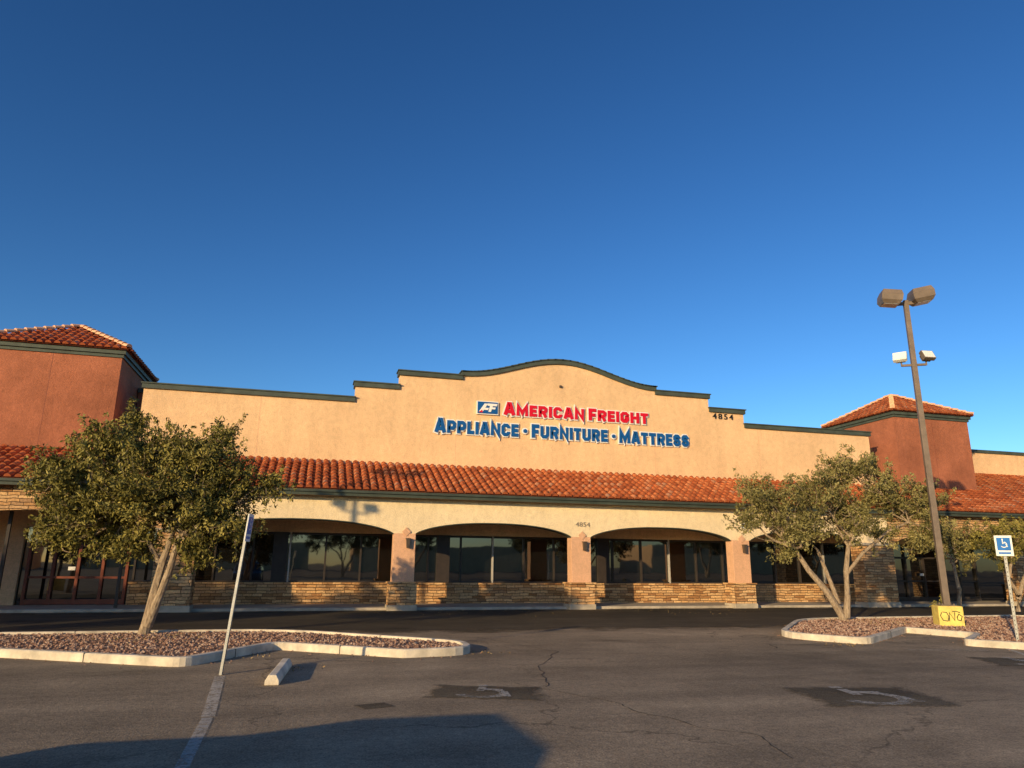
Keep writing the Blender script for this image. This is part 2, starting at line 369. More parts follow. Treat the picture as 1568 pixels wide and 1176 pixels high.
def column(xc,w=.84,wb=1.04):
    mb=MB(); mb.box(xc-w/2,xc+w/2,YA-.035,YA+.50,1.03,2.838); mb.make('column_shaft',M['peach'],B,.015)
    mb=MB(); mb.box(xc-wb/2,xc+wb/2,YA-.13,YA+.62,.20,.97); mb.make('column_stone_base',M['stone'],B)
    mb=MB(); mb.box(xc-wb/2-.05,xc+wb/2+.05,YA-.18,YA+.67,.972,1.04); mb.make('column_cap',M['stone'],B)
    mb=MB(); mb.box(xc-wb/2-.04,xc+wb/2+.04,YA-.17,YA+.66,-.02,.198); mb.make('column_plinth',M['conc'],B,.02)
    mb=MB(); mb.obox((xc+.05,YA-.045,2.90),(.24,.03,.24),Matrix.Rotation(math.radians(45),3,'Y')); mb.make('diamond_tile',M['peach'],B)
    mb=MB(); x=xc+.12
    pts=[(-.07,2.62),(.07,2.62),(.05,2.30),(-.05,2.30)]
    mb.extr([(x+a,z) for a,z in reversed(pts)],YA-.20,YA-.04); mb.box(x-.09,x+.09,YA-.22,YA-.036,2.622,2.66); mb.make('wall_lantern',M['bronze'],B)
for xc in (3.45,10.67,18.11): column(xc)
def pillar(x0,x1):
    mb=MB(); mb.box(x0,x1,YA-.14,YA+.62,.22,2.72); mb.make('stone_pillar',M['stone'],B)
    mb=MB(); mb.box(x0-.07,x1+.07,YA-.21,YA+.69,2.722,2.84); mb.make('pillar_cap',M['conc'],B,.02)
    mb=MB(); mb.box(x0-.05,x1+.05,YA-.2,YA+.67,-.02,.218); mb.make('pillar_plinth',M['conc'],B,.02)
pillar(-5.25,-3.95); pillar(24.35,26.05); pillar(33.2,34.9); pillar(-14.3,-12.6); pillar(42,43)
mb=MB(); mb.box(-24,56,YB+.02,YB+.3,2.92,4.4); mb.make('shopfront_lintel',M['cream'],B)
mb=MB()
for a,b_ in ((-6.6,26.9),(36.2,56)): mb.box(a,b_,YB-.14,YB+.1,.1,.86)
mb.make('wainscot',M['stone'],B)
mb=MB()
for a,b_ in ((-6.6,26.9),(36.2,56)): mb.box(a,b_,YB-.19,YB+.1,.862,.94)
mb.make('window_sill',M['stone'],B)
mb=MB(); mb.box(-24,56,YB+.12,YB+.14,.1,2.92); mb.make('shopfront_glass',M['glass'],B)
mb=MB(); mb.box(-24,-10.35,YB-.05,YB+.11,.1,2.92); mb.make('entry_side_wall',M['cream'],B)
mb=MB(); ml=MB()
xsm=np.arange(-6.5,26.9,1.42)
for i,x in enumerate(xsm):
    x=float(x); tgt=ml if i%3==1 else mb
    tgt.box(x-.035,x+.035,YB+.03,YB+.119,.942,2.92)
for x in (-1.2,5.5,12.9,20.2): mb.box(x-.28,x+.28,YB-.02,YB+.118,.942,2.919)
mb.box(-6.6,26.9,YB+.04,YB+.117,.942,1.0); mb.box(-6.6,26.9,YB+.04,YB+.117,2.83,2.918)
for x in np.arange(36.3,55,1.5): mb.box(float(x)-.035,float(x)+.035,YB+.03,YB+.119,.942,2.92)
mb.make('window_mullions',M['frame'],B); ml.make('window_mullions_bright',M['lite_frame'],B)
def doors(x0,x1,n,mt):
    mb=MB(); w=(x1-x0)/n
    for i in range(n+1): mb.box(x0+i*w-.05,x0+i*w+.05,YB+.0,YB+.119,.1,2.3)
    for i in range(n):
        a,b_=x0+i*w+.052,x0+(i+1)*w-.052
        mb.box(a,b_,YB+.01,YB+.118,2.2,2.3); mb.box(a,b_,YB+.01,YB+.118,.12,.30); mb.box(a,b_,YB+.02,YB+.118,1.05,1.13)
    mb.make('entrance_doors',mt,B)
    mb=MB()
    for i in range(n+1): mb.box(x0+i*w-.03,x0+i*w+.03,YB+.03,YB+.119,2.302,2.92)
    mb.make('transom_mullions',M['frame'],B)
    mb=MB(); mb.box((x0+x1)/2-.32,(x0+x1)/2-.08,YB-.01,YB+.009,1.35,1.48); mb.make('door_notice',M['white'],B)
doors(-10.1,-6.75,4,M['dframe']); doors(27.4,34.2,6,M['frame'])
mb=MB()
for x in (-10.2,-6.5): mb.box(x-.05,x+.05,YA+.9,YA+1.0,.1,3.72)
mb.make('entry_posts',M['frame'],B)
mb=MB(); mb.box(-24,56,YA+.18,YB+.3,-.1,.10); mb.make('walkway_slab',M['conc'],B,.015)
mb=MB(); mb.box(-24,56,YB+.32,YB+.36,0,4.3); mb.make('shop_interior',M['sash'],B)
mb=MB(); mb.box(18.18,18.40,YA-.03,YA-.002,3.35,3.62); mb.make('small_notice',M['white'],B)
mb=MB(); mb.box(18.22,18.36,YA-.036,YA-.031,3.43,3.55); mb.make('small_notice_print',M['black'],B)
mb=MB()
p=W(10.35,9.55); mb.box(p[0]-.05,p[0]+.05,YB-.10,YB-.001,p[1]-.05,p[1]+.05); mb.make('wall_light_box',M['bronze'],B)

# ================================================================== STORE SIGN  (block channel letters built from mitred strokes)
def ctr(w,kind):
    l,r,b_,T=.13,w-.13,.13,.87
    return {'A':[[(.10,0),(w/2-.06,.92),(w/2+.06,.92),(w-.10,0)],[(.2,.28),(w-.2,.28)]],
    'M':[[(l,0),(l,.91),(w/2,.24),(r,.91),(r,0)]],
    'E':[[(w,T),(l,T),(l,b_),(w,b_)],[(l,.5),(w-.05,.5)]],
    'F':[[(w,T),(l,T),(l,0)],[(l,.46),(w-.07,.46)]],
    'R':[[(l,0),(l,T),(r-.14,T),(r,.77),(r,.58),(r-.14,.45),(l,.45)],[(r-.22,.43),(r,0)]],
    'P':[[(l,0),(l,T),(r-.14,T),(r,.76),(r,.52),(r-.14,.39),(l,.39)]],
    'I':[[(l,0),(l,1)]],
    'C':[[(r,.64),(r,.74),(r-.14,T),(l+.14,T),(l,.74),(l,.26),(l+.14,b_),(r-.14,b_),(r,.26),(r,.36)]],
    'G':[[(r,.66),(r,.74),(r-.14,T),(l+.14,T),(l,.74),(l,.26),(l+.14,b_),(r-.14,b_),(r,.26),(r,.45),(w/2,.45)]],
    'N':[[(l,0),(l,.93),(r,.07),(r,1)]],
    'H':[[(l,0),(l,1)],[(r,0),(r,1)],[(l,.5),(r,.5)]],
    'T':[[(0,T),(w,T)],[(w/2,T),(w/2,0)]],
    'L':[[(l,1),(l,b_),(w,b_)]],
    'U':[[(l,1),(l,.27),(l+.14,b_),(r-.14,b_),(r,.27),(r,1)]],
    'S':[[(r,.66),(r,.75),(r-.13,T),(l+.13,T),(l,.76),(l,.62),(l+.13,.5),(r-.13,.5),(r,.38),(r,.24),(r-.13,b_),(l+.13,b_),(l,.25),(l,.34)]]}[kind]
GW={'A':.88,'M':1.02,'E':.66,'F':.64,'R':.80,'P':.78,'I':.26,'C':.80,'G':.82,'N':.86,'H':.84,'T':.72,'L':.62,'U':.82,'S':.76}
def stroke_poly(pts,h,ext):
    P=[Vector(p) for p in pts]; d0=(P[1]-P[0]).normalized(); d1=(P[-1]-P[-2]).normalized(); P[0]=P[0]-d0*ext; P[-1]=P[-1]+d1*ext
    L=[];R_=[]
    for i,p in enumerate(P):
        if i==0: d=d0; n=Vector((-d.y,d.x)); k=1
        elif i==len(P)-1: d=d1; n=Vector((-d.y,d.x)); k=1
        else:
            a=(P[i]-P[i-1]).normalized(); c=(P[i+1]-P[i]).normalized(); n1=Vector((-a.y,a.x)); n2=Vector((-c.y,c.x)); n=(n1+n2).normalized(); k=min(2.2,1/max(.2,n.dot(n1)))
        L.append(p+n*h*k); R_.append(p-n*h*k)
    return L,R_
SG=empty('store_sign')
def word(word_,x0,x1,z0,H,mt,nm,gap=.15,big=1.1):
    tot=0; lay=[]
    for i,ch in enumerate(word_):
        s=big if (i==0 or word_[i-1]==' ') else 1.0
        if ch==' ': tot+=.30; continue
        lay.append((ch,tot,s)); tot+=GW[ch]*s+gap
    tot-=gap; sx=(x1-x0)/tot
    for mtt,half,ext,yf,yb,suffix in ((M['white'],.225,.095,YB-.075,YB-.012,'_outline'),(mt,.138,0,YB-.115,YB-.078,'')):
        m_=MB(); k=0
        for ch,off,s in lay:
            for st in ctr(GW[ch],ch):
                k+=1; dy=(k%7)*.0008
                Lp,Rp=stroke_poly(st,half,ext)
                f=lambda v: (x0+(off+v.x*s)*sx, z0+v.y*s*H)
                for i in range(len(Lp)-1):
                    q=[f(Rp[i]),f(Rp[i+1]),f(Lp[i+1]),f(Lp[i])]
                    m_.poly([(a,yf+dy,b_) for a,b_ in q])
                    for a,b_ in ((q[0],q[1]),(q[2],q[3])): m_.poly([(a[0],yf+dy,a[1]),(a[0],yb,a[1]),(b_[0],yb,b_[1]),(b_[0],yf+dy,b_[1])])
                for a,b_ in ((f(Rp[0]),f(Lp[0])),(f(Rp[-1]),f(Lp[-1]))): m_.poly([(a[0],yf+dy,a[1]),(a[0],yb,a[1]),(b_[0],yb,b_[1]),(b_[0],yf+dy,b_[1])])
        m_.make(nm+suffix,mtt,SG)
def line(w_,xa,xb,za,H,mt,nm,**kw):
    a=W(xa,za); c=W(xb,za); word(w_,a[0],c[0],a[1],H*K,mt,nm,**kw)
line('AMERICAN FREIGHT',7.70,14.60,8.07,.50,M['red'],'letters_red')
line('APPLIANCE',4.68,8.36,7.13,.54,M['blue'],'letters_blue_a')
line('FURNITURE',8.98,12.56,7.13,.54,M['blue'],'letters_blue_b')
line('MATTRESS',13.14,16.64,7.12,.54,M['blue'],'letters_blue_c')
for x in (8.67,12.86):
    p=W(x,7.40)
    for nm,r,yy,mt in (('sign_dot',.09,YB-.10,M['blue']),('sign_dot_outline',.15,YB-.06,M['white'])):
        bm=bmesh.new(); bmesh.ops.create_cone(bm,cap_ends=True,segments=24,radius1=r,radius2=r,depth=.06,matrix=Matrix.Translation((p[0],yy,p[1]))@Matrix.Rotation(math.pi/2,4,'X')); me=D.meshes.new(nm); bm.to_mesh(me); bm.free(); link(nm,me,mt,SG)
a=W(6.48,8.03); c=W(7.45,8.62)
mb=MB(); mb.box(a[0],c[0],YB-.10,YB-.01,a[1],c[1]); mb.make('logo_outline',M['white'],SG)
mb=MB(); mb.box(a[0]+.04,c[0]-.04,YB-.12,YB-.102,a[1]+.04,c[1]-.04); mb.make('logo_panel',M['blue'],SG)
mb=MB(); q=lambda x,z:(a[0]+x,a[1]+z)
mb.extr([q(.10,.12),q(.28,.12),q(.52,.50),q(.36,.50)],YB-.135,YB-.121); mb.extr([q(.22,.20),q(.52,.20),q(.57,.30),q(.28,.30)],YB-.139,YB-.136)
mb.extr([q(.54,.12),q(.66,.12),q(.78,.50),q(.64,.50)],YB-.135,YB-.121); mb.extr([q(.50,.40),q(.94,.40),q(.96,.51),q(.50,.51)],YB-.139,YB-.136); mb.extr([q(.62,.25),q(.86,.25),q(.88,.34),q(.64,.34)],YB-.139,YB-.136)
mb.make('logo_letters',M['white'],SG)
mb=MB(); mb.extr([q(.08,.08),q(.28,.08),q(.24,.20)],YB-.146,YB-.141); mb.make('logo_wedge',M['red'],SG)
def text(body,x0,x1,z0,z1,y,mt,parent,name,off=0,ext=.03,sp=1.04):
    cu=D.curves.new(name,'FONT'); cu.body=body; cu.size=1; cu.extrude=ext; cu.offset=off
    cu.space_character=sp
    cu.materials.append(mt); o=D.objects.new(name,cu); COL.objects.link(o); o.rotation_euler=(math.pi/2,0,0)
    bpy.context.view_layer.update()
    bb=[Vector(c) for c in o.bound_box]; mnx=min(c.x for c in bb); mxx=max(c.x for c in bb); mny=min(c.y for c in bb); mxy=max(c.y for c in bb)
    sx,sz=((x1-x0)/(mxx-mnx),(z1-z0)/(mxy-mny))
    o.scale=(sx,sz,1); o.location=(x0-mnx*sx,y,z0-mny*sz)
    if parent: o.parent=parent
    return o
NS=empty('address_sign')
a=W(18.03,8.56); c=W(19.14,8.83); text('4854',a[0],c[0],a[1],c[1],YB-.022,M['black'],NS,'digits',off=.012,ext=.018,sp=1.35)
NS=empty('address_sign')
text('4854',10.45,11.08,3.26,3.44,YA-.012,M['grey'],NS,'digits',off=.0,ext=.01)

# ================================================================== GROUND
mb=MB(); mb.poly([(-700,-700,0),(700,-700,0),(700,700,0),(-700,700,0)]); mb.make('parking_lot',M['asphalt'])
def sheet(name,pts,z,mt):
    mb=MB(); mb.poly([(x,y,z) for x,y in pts]); return mb.make(name,mt)
def rect(name,cx_,cy_,w,l,rot,z,mt):
    mb=MB(); mb.poly([(-w/2,-l/2,0),(w/2,-l/2,0),(w/2,l/2,0),(-w/2,l/2,0)]); o=mb.make(name,mt); o.location=(cx_,cy_,z); o.rotation_euler=(0,0,rot); return o
rect('access_road_shade',8,23.6,96,10.2,0,.004,M['lane_shade'])  # dark overlay on the lane: painted shade filling out the cast tree shadows
rect('asphalt_patch',.9,9.55,.45,.35,.3,.006,M['patch'])
def ribbon(pts,w,mt,name='pavement_crack'):
    P=[Vector((x,y)) for x,y in pts]; out=[]
    for i in range(len(P)-1):
        n=max(2,int((P[i+1]-P[i]).length/.12))
        for k in range(n): out.append(P[i].lerp(P[i+1],k/n))
    out.append(P[-1]); pr=[]
    for i,p in enumerate(out): pr.append(p+Vector((noise.noise(Vector((p.x*1.9,p.y*1.9,3)))*.16+random.uniform(-.012,.012),noise.noise(Vector((p.x*1.9,p.y*1.9,9)))*.16)))
    mb=MB()
    for i in range(len(pr)-1):
        d=(pr[i+1]-pr[i]).normalized(); nn=Vector((-d.y,d.x)); w0=w*random.uniform(.4,1.1)/2
        a,b_=pr[i],pr[i+1]; mb.poly([(a.x-nn.x*w0,a.y-nn.y*w0,.005),(b_.x-nn.x*w0,b_.y-nn.y*w0,.005),(b_.x+nn.x*w0,b_.y+nn.y*w0,.005),(a.x+nn.x*w0,a.y+nn.y*w0,.005)])
    mb.make(name,mt)
ribbon([(3.0,10.9),(3.8,9.4),(4.0,8.2),(4.6,7.2),(4.4,6.2)],.016,M['tar'])
ribbon([(4.0,17.6),(5.0,14.6),(3.9,12.4),(3.4,10.4)],.018,M['tar']); ribbon([(9.0,11.6),(11.2,10.9),(13.0,9.2)],.016,M['tar'])
ribbon([(11.9,14.2),(11.1,14.75),(10.3,14.8),(9.9,14.3)],.045,M['tar'])
def stripe(x0,y0,x1,y1,w=.1,mt='paint'):
    d=Vector((x1-x0,y1-y0,0)).normalized(); n=Vector((-d.y,d.x,0))*(w/2)
    sheet('parking_line',[(x0-n.x,y0-n.y),(x1-n.x,y1-n.y),(x1+n.x,y1+n.y),(x0+n.x,y0+n.y)],.0065,M[mt])
stripe(-.98,9.3,-1.2,12.4,.15); stripe(-.9,6.5,-.98,9.25,.12,'paint2'); stripe(12.6,13.4,14.3,13.0,.1); stripe(13.2,10.5,15.2,13.4,.1); stripe(16.5,11,18.5,14,.1)
def stencil(cx_,cy_,w,l,rot):
    """faded accessible-bay stencil: sealed dark panel with worn wheelchair figure"""
    P=empty('accessible_bay_marking'); R2=Matrix.Rotation(rot,3,'Z'); o=rect('panel',cx_,cy_,w,l,rot,.008,M['patch']); o.parent=P
    mb=MB(); c=Vector((cx_,cy_,.0125)); s=min(w,l)*.62
    f=lambda x,y: c+R2@Vector((x*s,y*s,0))
    n=24
    for i in range(n):
        a0=-2.7+4.3*i/n; a1=-2.7+4.3*(i+1)/n
        mb.poly([f(r*math.cos(a)-.05,r*math.sin(a)-.15) for r,a in ((.34,a0),(.52,a0),(.52,a1),(.34,a1))])
    mb.make('wheel',M['paint2'],P)
    mb=MB(); z2=Vector((0,0,.003))
    for quad in ([(-.18,.05),(-.03,.05),(-.03,.52),(-.18,.52)],[(-.02,.22),(.32,.22),(.32,.32),(-.02,.32)],[(.30,.0),(.42,-.5),(.55,-.46),(.43,.05)],[(-.2,.60),(-.02,.60),(-.02,.76),(-.2,.76)]): mb.poly([f(*p)+z2 for p in quad])
    mb.make('figure',M['paint2'],P)
stencil(2.45,10.2,1.7,1.15,-.35); stencil(7.5,8.8,2.0,1.6,-.2); stencil(13.3,11.2,1.9,1.5,-.4)

def rounded(pts,r,seg=5):
    out=[]; n=len(pts)
    for i in range(n):
        p=Vector(pts[i]); a=Vector(pts[i-1]); b_=Vector(pts[(i+1)%n]); rr=r[i] if isinstance(r,list) else r
        da=(a-p); db=(b_-p); k=min(rr,da.length*.45,db.length*.45)
        s=p+da.normalized()*k; e=p+db.normalized()*k
        for j in range(seg+1):
            t=j/seg; out.append(s*((1-t)**2)+p*(2*t*(1-t))+e*(t*t))
    return out
def inset(pts,d):
    n=len(pts); out=[]
    for i in range(n):
        a=pts[i-1]; b_=pts[(i+1)%n]; t=(b_-a).normalized(); out.append(pts[i]+Vector((-t.y,t.x))*d)
    return out
def island(name,pts,r):
    P=empty(name); o=rounded(pts,r); i1=inset(o,.15); n=len(o)
    bm=MB(); h=.15
    for k in range(n):
        a,b_=o[k],o[(k+1)%n]; c,d=i1[k],i1[(k+1)%n]; a2,b2=o[k]+(i1[k]-o[k])*.12,o[(k+1)%n]+(i1[(k+1)%n]-o[(k+1)%n])*.12
        bm.poly([(a.x,a.y,-.02),(b_.x,b_.y,-.02),(b_.x,b_.y,h-.02),(a.x,a.y,h-.02)]); bm.poly([(a.x,a.y,h-.02),(b_.x,b_.y,h-.02),(b2.x,b2.y,h),(a2.x,a2.y,h)])
        bm.poly([(a2.x,a2.y,h),(b2.x,b2.y,h),(d.x,d.y,h),(c.x,c.y,h)]); bm.poly([(c.x,c.y,h),(d.x,d.y,h),(d.x,d.y,.02),(c.x,c.y,.02)])
    bm.make('kerb',M['kerb'],P)
    jb=MB()
    for k in range(n):
        a,b_=o[k],o[(k+1)%n]; L=(b_-a).length
        if L<.3: continue
        m=int(L/1.8)
        for j in range(1,m+1):
            t=j/(m+1); p=a.lerp(b_,t); q=i1[k].lerp(i1[(k+1)%n],t); dv=(b_-a).normalized(); ang=math.atan2(dv.y,dv.x); cpt=(p+q)/2
            jb.obox((cpt.x,cpt.y,h/2+.003),(.014,.162,h+.002),Matrix.Rotation(ang,3,'Z'))
    jb.make('kerb_joints',M['black'],P)
    bm2=bmesh.new(); vs=[bm2.verts.new((p.x,p.y,.10)) for p in i1]; f=bm2.faces.new(vs); f.normal_update()
    if f.normal.z<0: f.normal_flip()
    bmesh.ops.triangulate(bm2,faces=bm2.faces[:]); me=D.meshes.new('gravel_bed'); bm2.to_mesh(me); bm2.free(); bed=link('gravel_bed',me,M['gravel'],P)
    xs=[p.x for p in i1]; ys=[p.y for p in i1]
    def inside(x,y):
        c=False; j=n-1
        for i in range(n):
            if (i1[i].y>y)!=(i1[j].y>y) and x<(i1[j].x-i1[i].x)*(y-i1[i].y)/(i1[j].y-i1[i].y)+i1[i].x: c=not c
            j=i
        return c
    area=(max(xs)-min(xs))*(max(ys)-min(ys)); V=[];F=[];C=[]
    octv=[(1,0,0),(-1,0,0),(0,1,0),(0,-1,0),(0,0,1),(0,0,-1)]; octf=[(0,2,4),(2,1,4),(1,3,4),(3,0,4),(2,0,5),(1,2,5),(3,1,5),(0,3,5)]
    for _ in range(int(area*120)):
        x=random.uniform(min(xs),max(xs)); y=random.uniform(min(ys),max(ys))
        if not inside(x,y): continue
        s=random.uniform(.014,.042); b0=len(V); an=random.random()*6.3; rr=random.random()
        for v in octv:
            vx,vy,vz=[q*s*random.uniform(.7,1.3) for q in v]
            V.append((x+vx*math.cos(an)-vy*math.sin(an),y+vx*math.sin(an)+vy*math.cos(an),.108+vz*.7))
        for f in octf: F.append(tuple(b0+q for q in f)); C.append(rr)
    for k in range(n):
        a,b_=o[k],o[(k+1)%n]; L=(b_-a).length; t=(b_-a).normalized() if L>0 else Vector((1,0)); out_=Vector((t.y,-t.x))
        for _ in range(int(L*7)):
            p=a.lerp(b_,random.random())+out_*abs(random.gauss(0,.22)); s=random.uniform(.008,.022); b0=len(V)
            for v in octv: V.append((p.x+v[0]*s*random.uniform(.6,1.3),p.y+v[1]*s,.008+v[2]*s*.6))
            rr=random.random()
            for f in octf: F.append(tuple(b0+q for q in f)); C.append(rr)
    me=D.meshes.new('gravel_stones'); me.from_pydata(V,[],F); me.update(); attr(me,C); link('gravel_stones',me,M['pebble'],P)
    return o
isl1=island('planting_island',[(-9.5,18.0),(-5.2,15.5),(-1.9,13.55),(-.55,15.9),(1.8,14.1),(3.2,14.3),(3.3,15.6),(-.5,19.1),(-9.8,19.1)],[.2,.1,.35,.25,.1,1.0,1.2,1.5,.3])
isl2=island('planting_island',[(11.4,16.3),(12.5,14.45),(15.9,16.9),(16.4,15.2),(14.6,13.9),(16.4,11.4),(27,17),(24.3,20.9),(15.2,20.6)],[1.0,.5,.1,.3,.3,.3,.3,.3,1.5])

WS=empty('wheel_stop'); mb=MB(); Rz=Matrix.Rotation(math.radians(-4),3,'Z'); c0=Vector((-.33,12.35,0))
pr=[(-.1,0),(.1,0),(.1,.06),(.055,.14),(-.055,.14),(-.1,.06)]
f0=[c0+Rz@Vector((x,-.95,z)) for x,z in pr]; f1=[c0+Rz@Vector((x,.95,z)) for x,z in pr]
mb.poly(f0); mb.poly(f1[::-1])
for i in range(6): mb.poly([f0[i],f1[i],f1[(i+1)%6],f0[(i+1)%6]])
mb.make('stop_body',M['kerb'],WS,.012)

# ================================================================== LAMP POSTS
def lamp(x,y,yaw,block=True,txt=True):
    P=empty('parking_lot_lamp_post'); R3=Matrix.Rotation(yaw,3,'Z'); o=Vector((x,y,0))
    def wv(p): return o+R3@Vector(p)
    mb=MB()
    for (z0,z1,w0,w1) in ((.0,10.25,.088,.070),):
        a=[wv((sx*w0,sy*w0,z0)) for sx,sy in ((-1,-1),(1,-1),(1,1),(-1,1))]; b_=[wv((sx*w1,sy*w1,z1)) for sx,sy in ((-1,-1),(1,-1),(1,1),(-1,1))]
        for i in range(4): mb.poly([a[i],a[(i+1)%4],b_[(i+1)%4],b_[i]])
        mb.poly(b_)
    mb.make('pole',M['pole'],P)
    mb=MB(); mb.obox(wv((0,0,10.15)),(.5,.08,.1),R3); mb.obox(wv((0,0,8.05)),(.7,.06,.07),R3)
    for s in (-1,1): mb.obox(wv((s*.36,0,8.12)),(.04,.04,.2),R3)
    mb.make('arms',M['pole'],P)
    for s in (-1,1):
        mb=MB(); tl=R3@Matrix.Rotation(s*math.radians(-9),3,'Y')@Matrix.Rotation(math.radians(5),3,'X'); c=wv((s*.47,-.05,10.28))
        def tp(sz0,sz1,z0,z1):
            a=[c+tl@Vector((sx*sz0[0],sy*sz0[1],z0)) for sx,sy in ((-1,-1),(1,-1),(1,1),(-1,1))]; b_=[c+tl@Vector((sx*sz1[0],sy*sz1[1],z1)) for sx,sy in ((-1,-1),(1,-1),(1,1),(-1,1))]
            for i in range(4): mb.poly([a[i],a[(i+1)%4],b_[(i+1)%4],b_[i]])
            mb.poly(b_); mb.poly(a[::-1])
        tp((.31,.36),(.32,.37),-.05,.14); tp((.32,.37),(.27,.31),.1415,.30); tp((.24,.28),(.31,.36),-.16,-.0515)
        mb.make('lamp_head',M['pole'],P)
        mb=MB(); mb.obox(c+tl@Vector((0,0,-.168)),(.44,.5,.012),tl); mb.make('lamp_lens',M['lens'],P)
        mb=MB(); tf=R3@Matrix.Rotation(s*math.radians(22),3,'Z')@Matrix.Rotation(math.radians(-28),3,'X'); c=wv((s*.40,-.08,8.32))
        mb.obox(c,(.40,.14,.32),tf); mb.obox(c+tf@Vector((0,.12,0)),(.28,.10,.22),tf); mb.make('floodlight',M['pole'] if s>0 else M['white'],P,.01)
        mb=MB(); mb.obox(c+tf@Vector((0,-.076,0)),(.35,.01,.27),tf); mb.make('flood_glass',M['white'],P)
    if block:
        mb=MB(); mb.obox(wv((0,0,.33)),(.66,.66,.66),R3); mb.make('pole_base',M['yellow'],P,.03)
        mb=MB()
        for k in range(4):
            sx,sy=((-1,-1),(1,-1),(1,1),(-1,1))[k]; mb.obox(wv((sx*.15,sy*.15,.69)),(.04,.04,.06),R3)
        mb.obox(wv((0,0,.672)),(.4,.4,.02),R3); mb.make('base_plate',M['pole'],P)
        if txt:
            mb=MB(); k=0
            scr=[[(.02,.12),(-.02,.02),(.04,-.1),(.16,-.12),(.2,0),(.15,.12),(.04,.13)],[(.2,-.12),(.22,.12),(.34,-.1),(.36,.13)],[(.30,.15),(.40,.16),(.50,.12)],[(.40,-.02),(.46,.08),(.54,.02),(.50,-.1),(.42,-.08),(.41,.0)]]
            for st in scr:
                k+=1; Lp,Rp=stroke_poly(st,.011,0)
                for i in range(len(Lp)-1): mb.poly([wv((v.x-.27,-.332-.0012*k,v.y+.36)) for v in (Rp[i],Rp[i+1],Lp[i+1],Lp[i])])
            mb.make('graffiti',M['black'],P)
    return P
lamp(18.25,17.75,math.radians(-30))
lamp(-14.1,14.0,math.radians(-40),True,False)

# ================================================================== SIGNS
def post_sign(name,base,lean,h,yaw,pw,ph):
    P=empty(name); mb=MB(); b0=Vector((base[0],base[1],0)); tip=b0+Vector(lean)+Vector((0,0,h)); d=(tip-b0)
    zz=d.normalized(); xx=Vector((math.cos(yaw),math.sin(yaw),0)); xx=(xx-zz*xx.dot(zz)).normalized(); yy=zz.cross(xx)
    q=Matrix((xx,yy,zz)).transposed(); c=(b0+tip)/2
    mb.obox(c,(.05,.012,d.length),q)
    for s in (-1,1): mb.obox(c+q@Vector((s*.028,-.014,0)),(.006,.04,d.length),q)
    mb.make('post',M['metal'],P)
    hb=MB()
    for k in range(int(h/.10)): hb.obox(b0+d*((k+.5)*.10/h)+q@Vector((0,-.008,0)),(.014,.005,.03),q)
    hb.make('post_holes',M['black'],P)
    pc=tip-zz*(ph/2)+q@Vector((0,-.045,0))
    mb=MB(); mb.obox(pc,(pw,.006,ph),q); mb.make('sign_plate',M['white'],P)
    mb=MB(); mb.obox(pc+q@Vector((0,-.005,ph*.08)),(pw*.78,.003,ph*.62),q); mb.make('blue_panel',M['signblue'],P)
    mb=MB(); mb.obox(pc+q@Vector((0,-.005,-ph*.36)),(pw*.7,.003,ph*.09),q); mb.make('sign_lettering',M['signblue'],P)
    rb=MB(); n=20; f=pc+q@Vector((0,-.008,ph*.05))
    for i in range(n):
        a0=-2.6+4.0*i/n; a1=-2.6+4.0*(i+1)/n; r0,r1=pw*.15,pw*.2
        rb.poly([f+q@Vector((r*math.cos(a),0,r*math.sin(a))) for r,a in ((r0,a0),(r1,a0),(r1,a1),(r0,a1))])
    rb.obox(f+q@Vector((-pw*.05,0,ph*.13)),(pw*.055,.001,ph*.2),q); rb.obox(f+q@Vector((pw*.04,0,ph*.09)),(pw*.2,.001,ph*.04),q)
    rb.obox(f+q@Vector((pw*.16,-.0,-ph*.04)),(pw*.05,.001,ph*.16),q@Matrix.Rotation(-.4,3,'Y')); rb.obox(f+q@Vector((-pw*.05,0,ph*.26)),(pw*.08,.001,pw*.08),q)
    rb.make('wheelchair_symbol',M['white'],P)
    return P
post_sign('accessible_parking_sign',(-1.22,12.6),(.20,-.06,0),2.47,math.radians(80),.31,.44)
post_sign('accessible_parking_sign',(16.05,13.75),(.02,0,0),2.50,math.radians(-36),.36,.48)

# ================================================================== TREES
def tube(mb,pts,radii,seg=8):
    rings=[]
    for i,p in enumerate(pts):
        p=Vector(p); d=(Vector(pts[min(i+1,len(pts)-1)])-Vector(pts[max(i-1,0)])).normalized(); q=d.to_track_quat('Z','Y').to_matrix()
        rings.append([p+q@Vector((math.cos(2*math.pi*k/seg)*radii[i]*(1+.12*math.sin(3*k+i)),math.sin(2*math.pi*k/seg)*radii[i],0)) for k in range(seg)])
    for i in range(len(rings)-1):
        for k in range(seg): mb.poly([rings[i][k],rings[i][(k+1)%seg],rings[i+1][(k+1)%seg],rings[i+1][k]])
    mb.poly(rings[-1])
def limb(mb,a,b_,r0,r1,wob=.12,n=6,sag=0):
    a=Vector(a); b_=Vector(b_); pts=[]; L=(b_-a).length
    for i in range(n+1):
        t=i/n; p=a.lerp(b_,t)
        if 0<i<n: p+=Vector((random.uniform(-1,1),random.uniform(-1,1),random.uniform(-.5,.5)))*(wob*L*.25)
        p.z+=sag*math.sin(math.pi*t); pts.append(p)
    tube(mb,pts,[r0+(r1-r0)*i/n for i in range(n+1)],7 if r0>.03 else 4); return pts
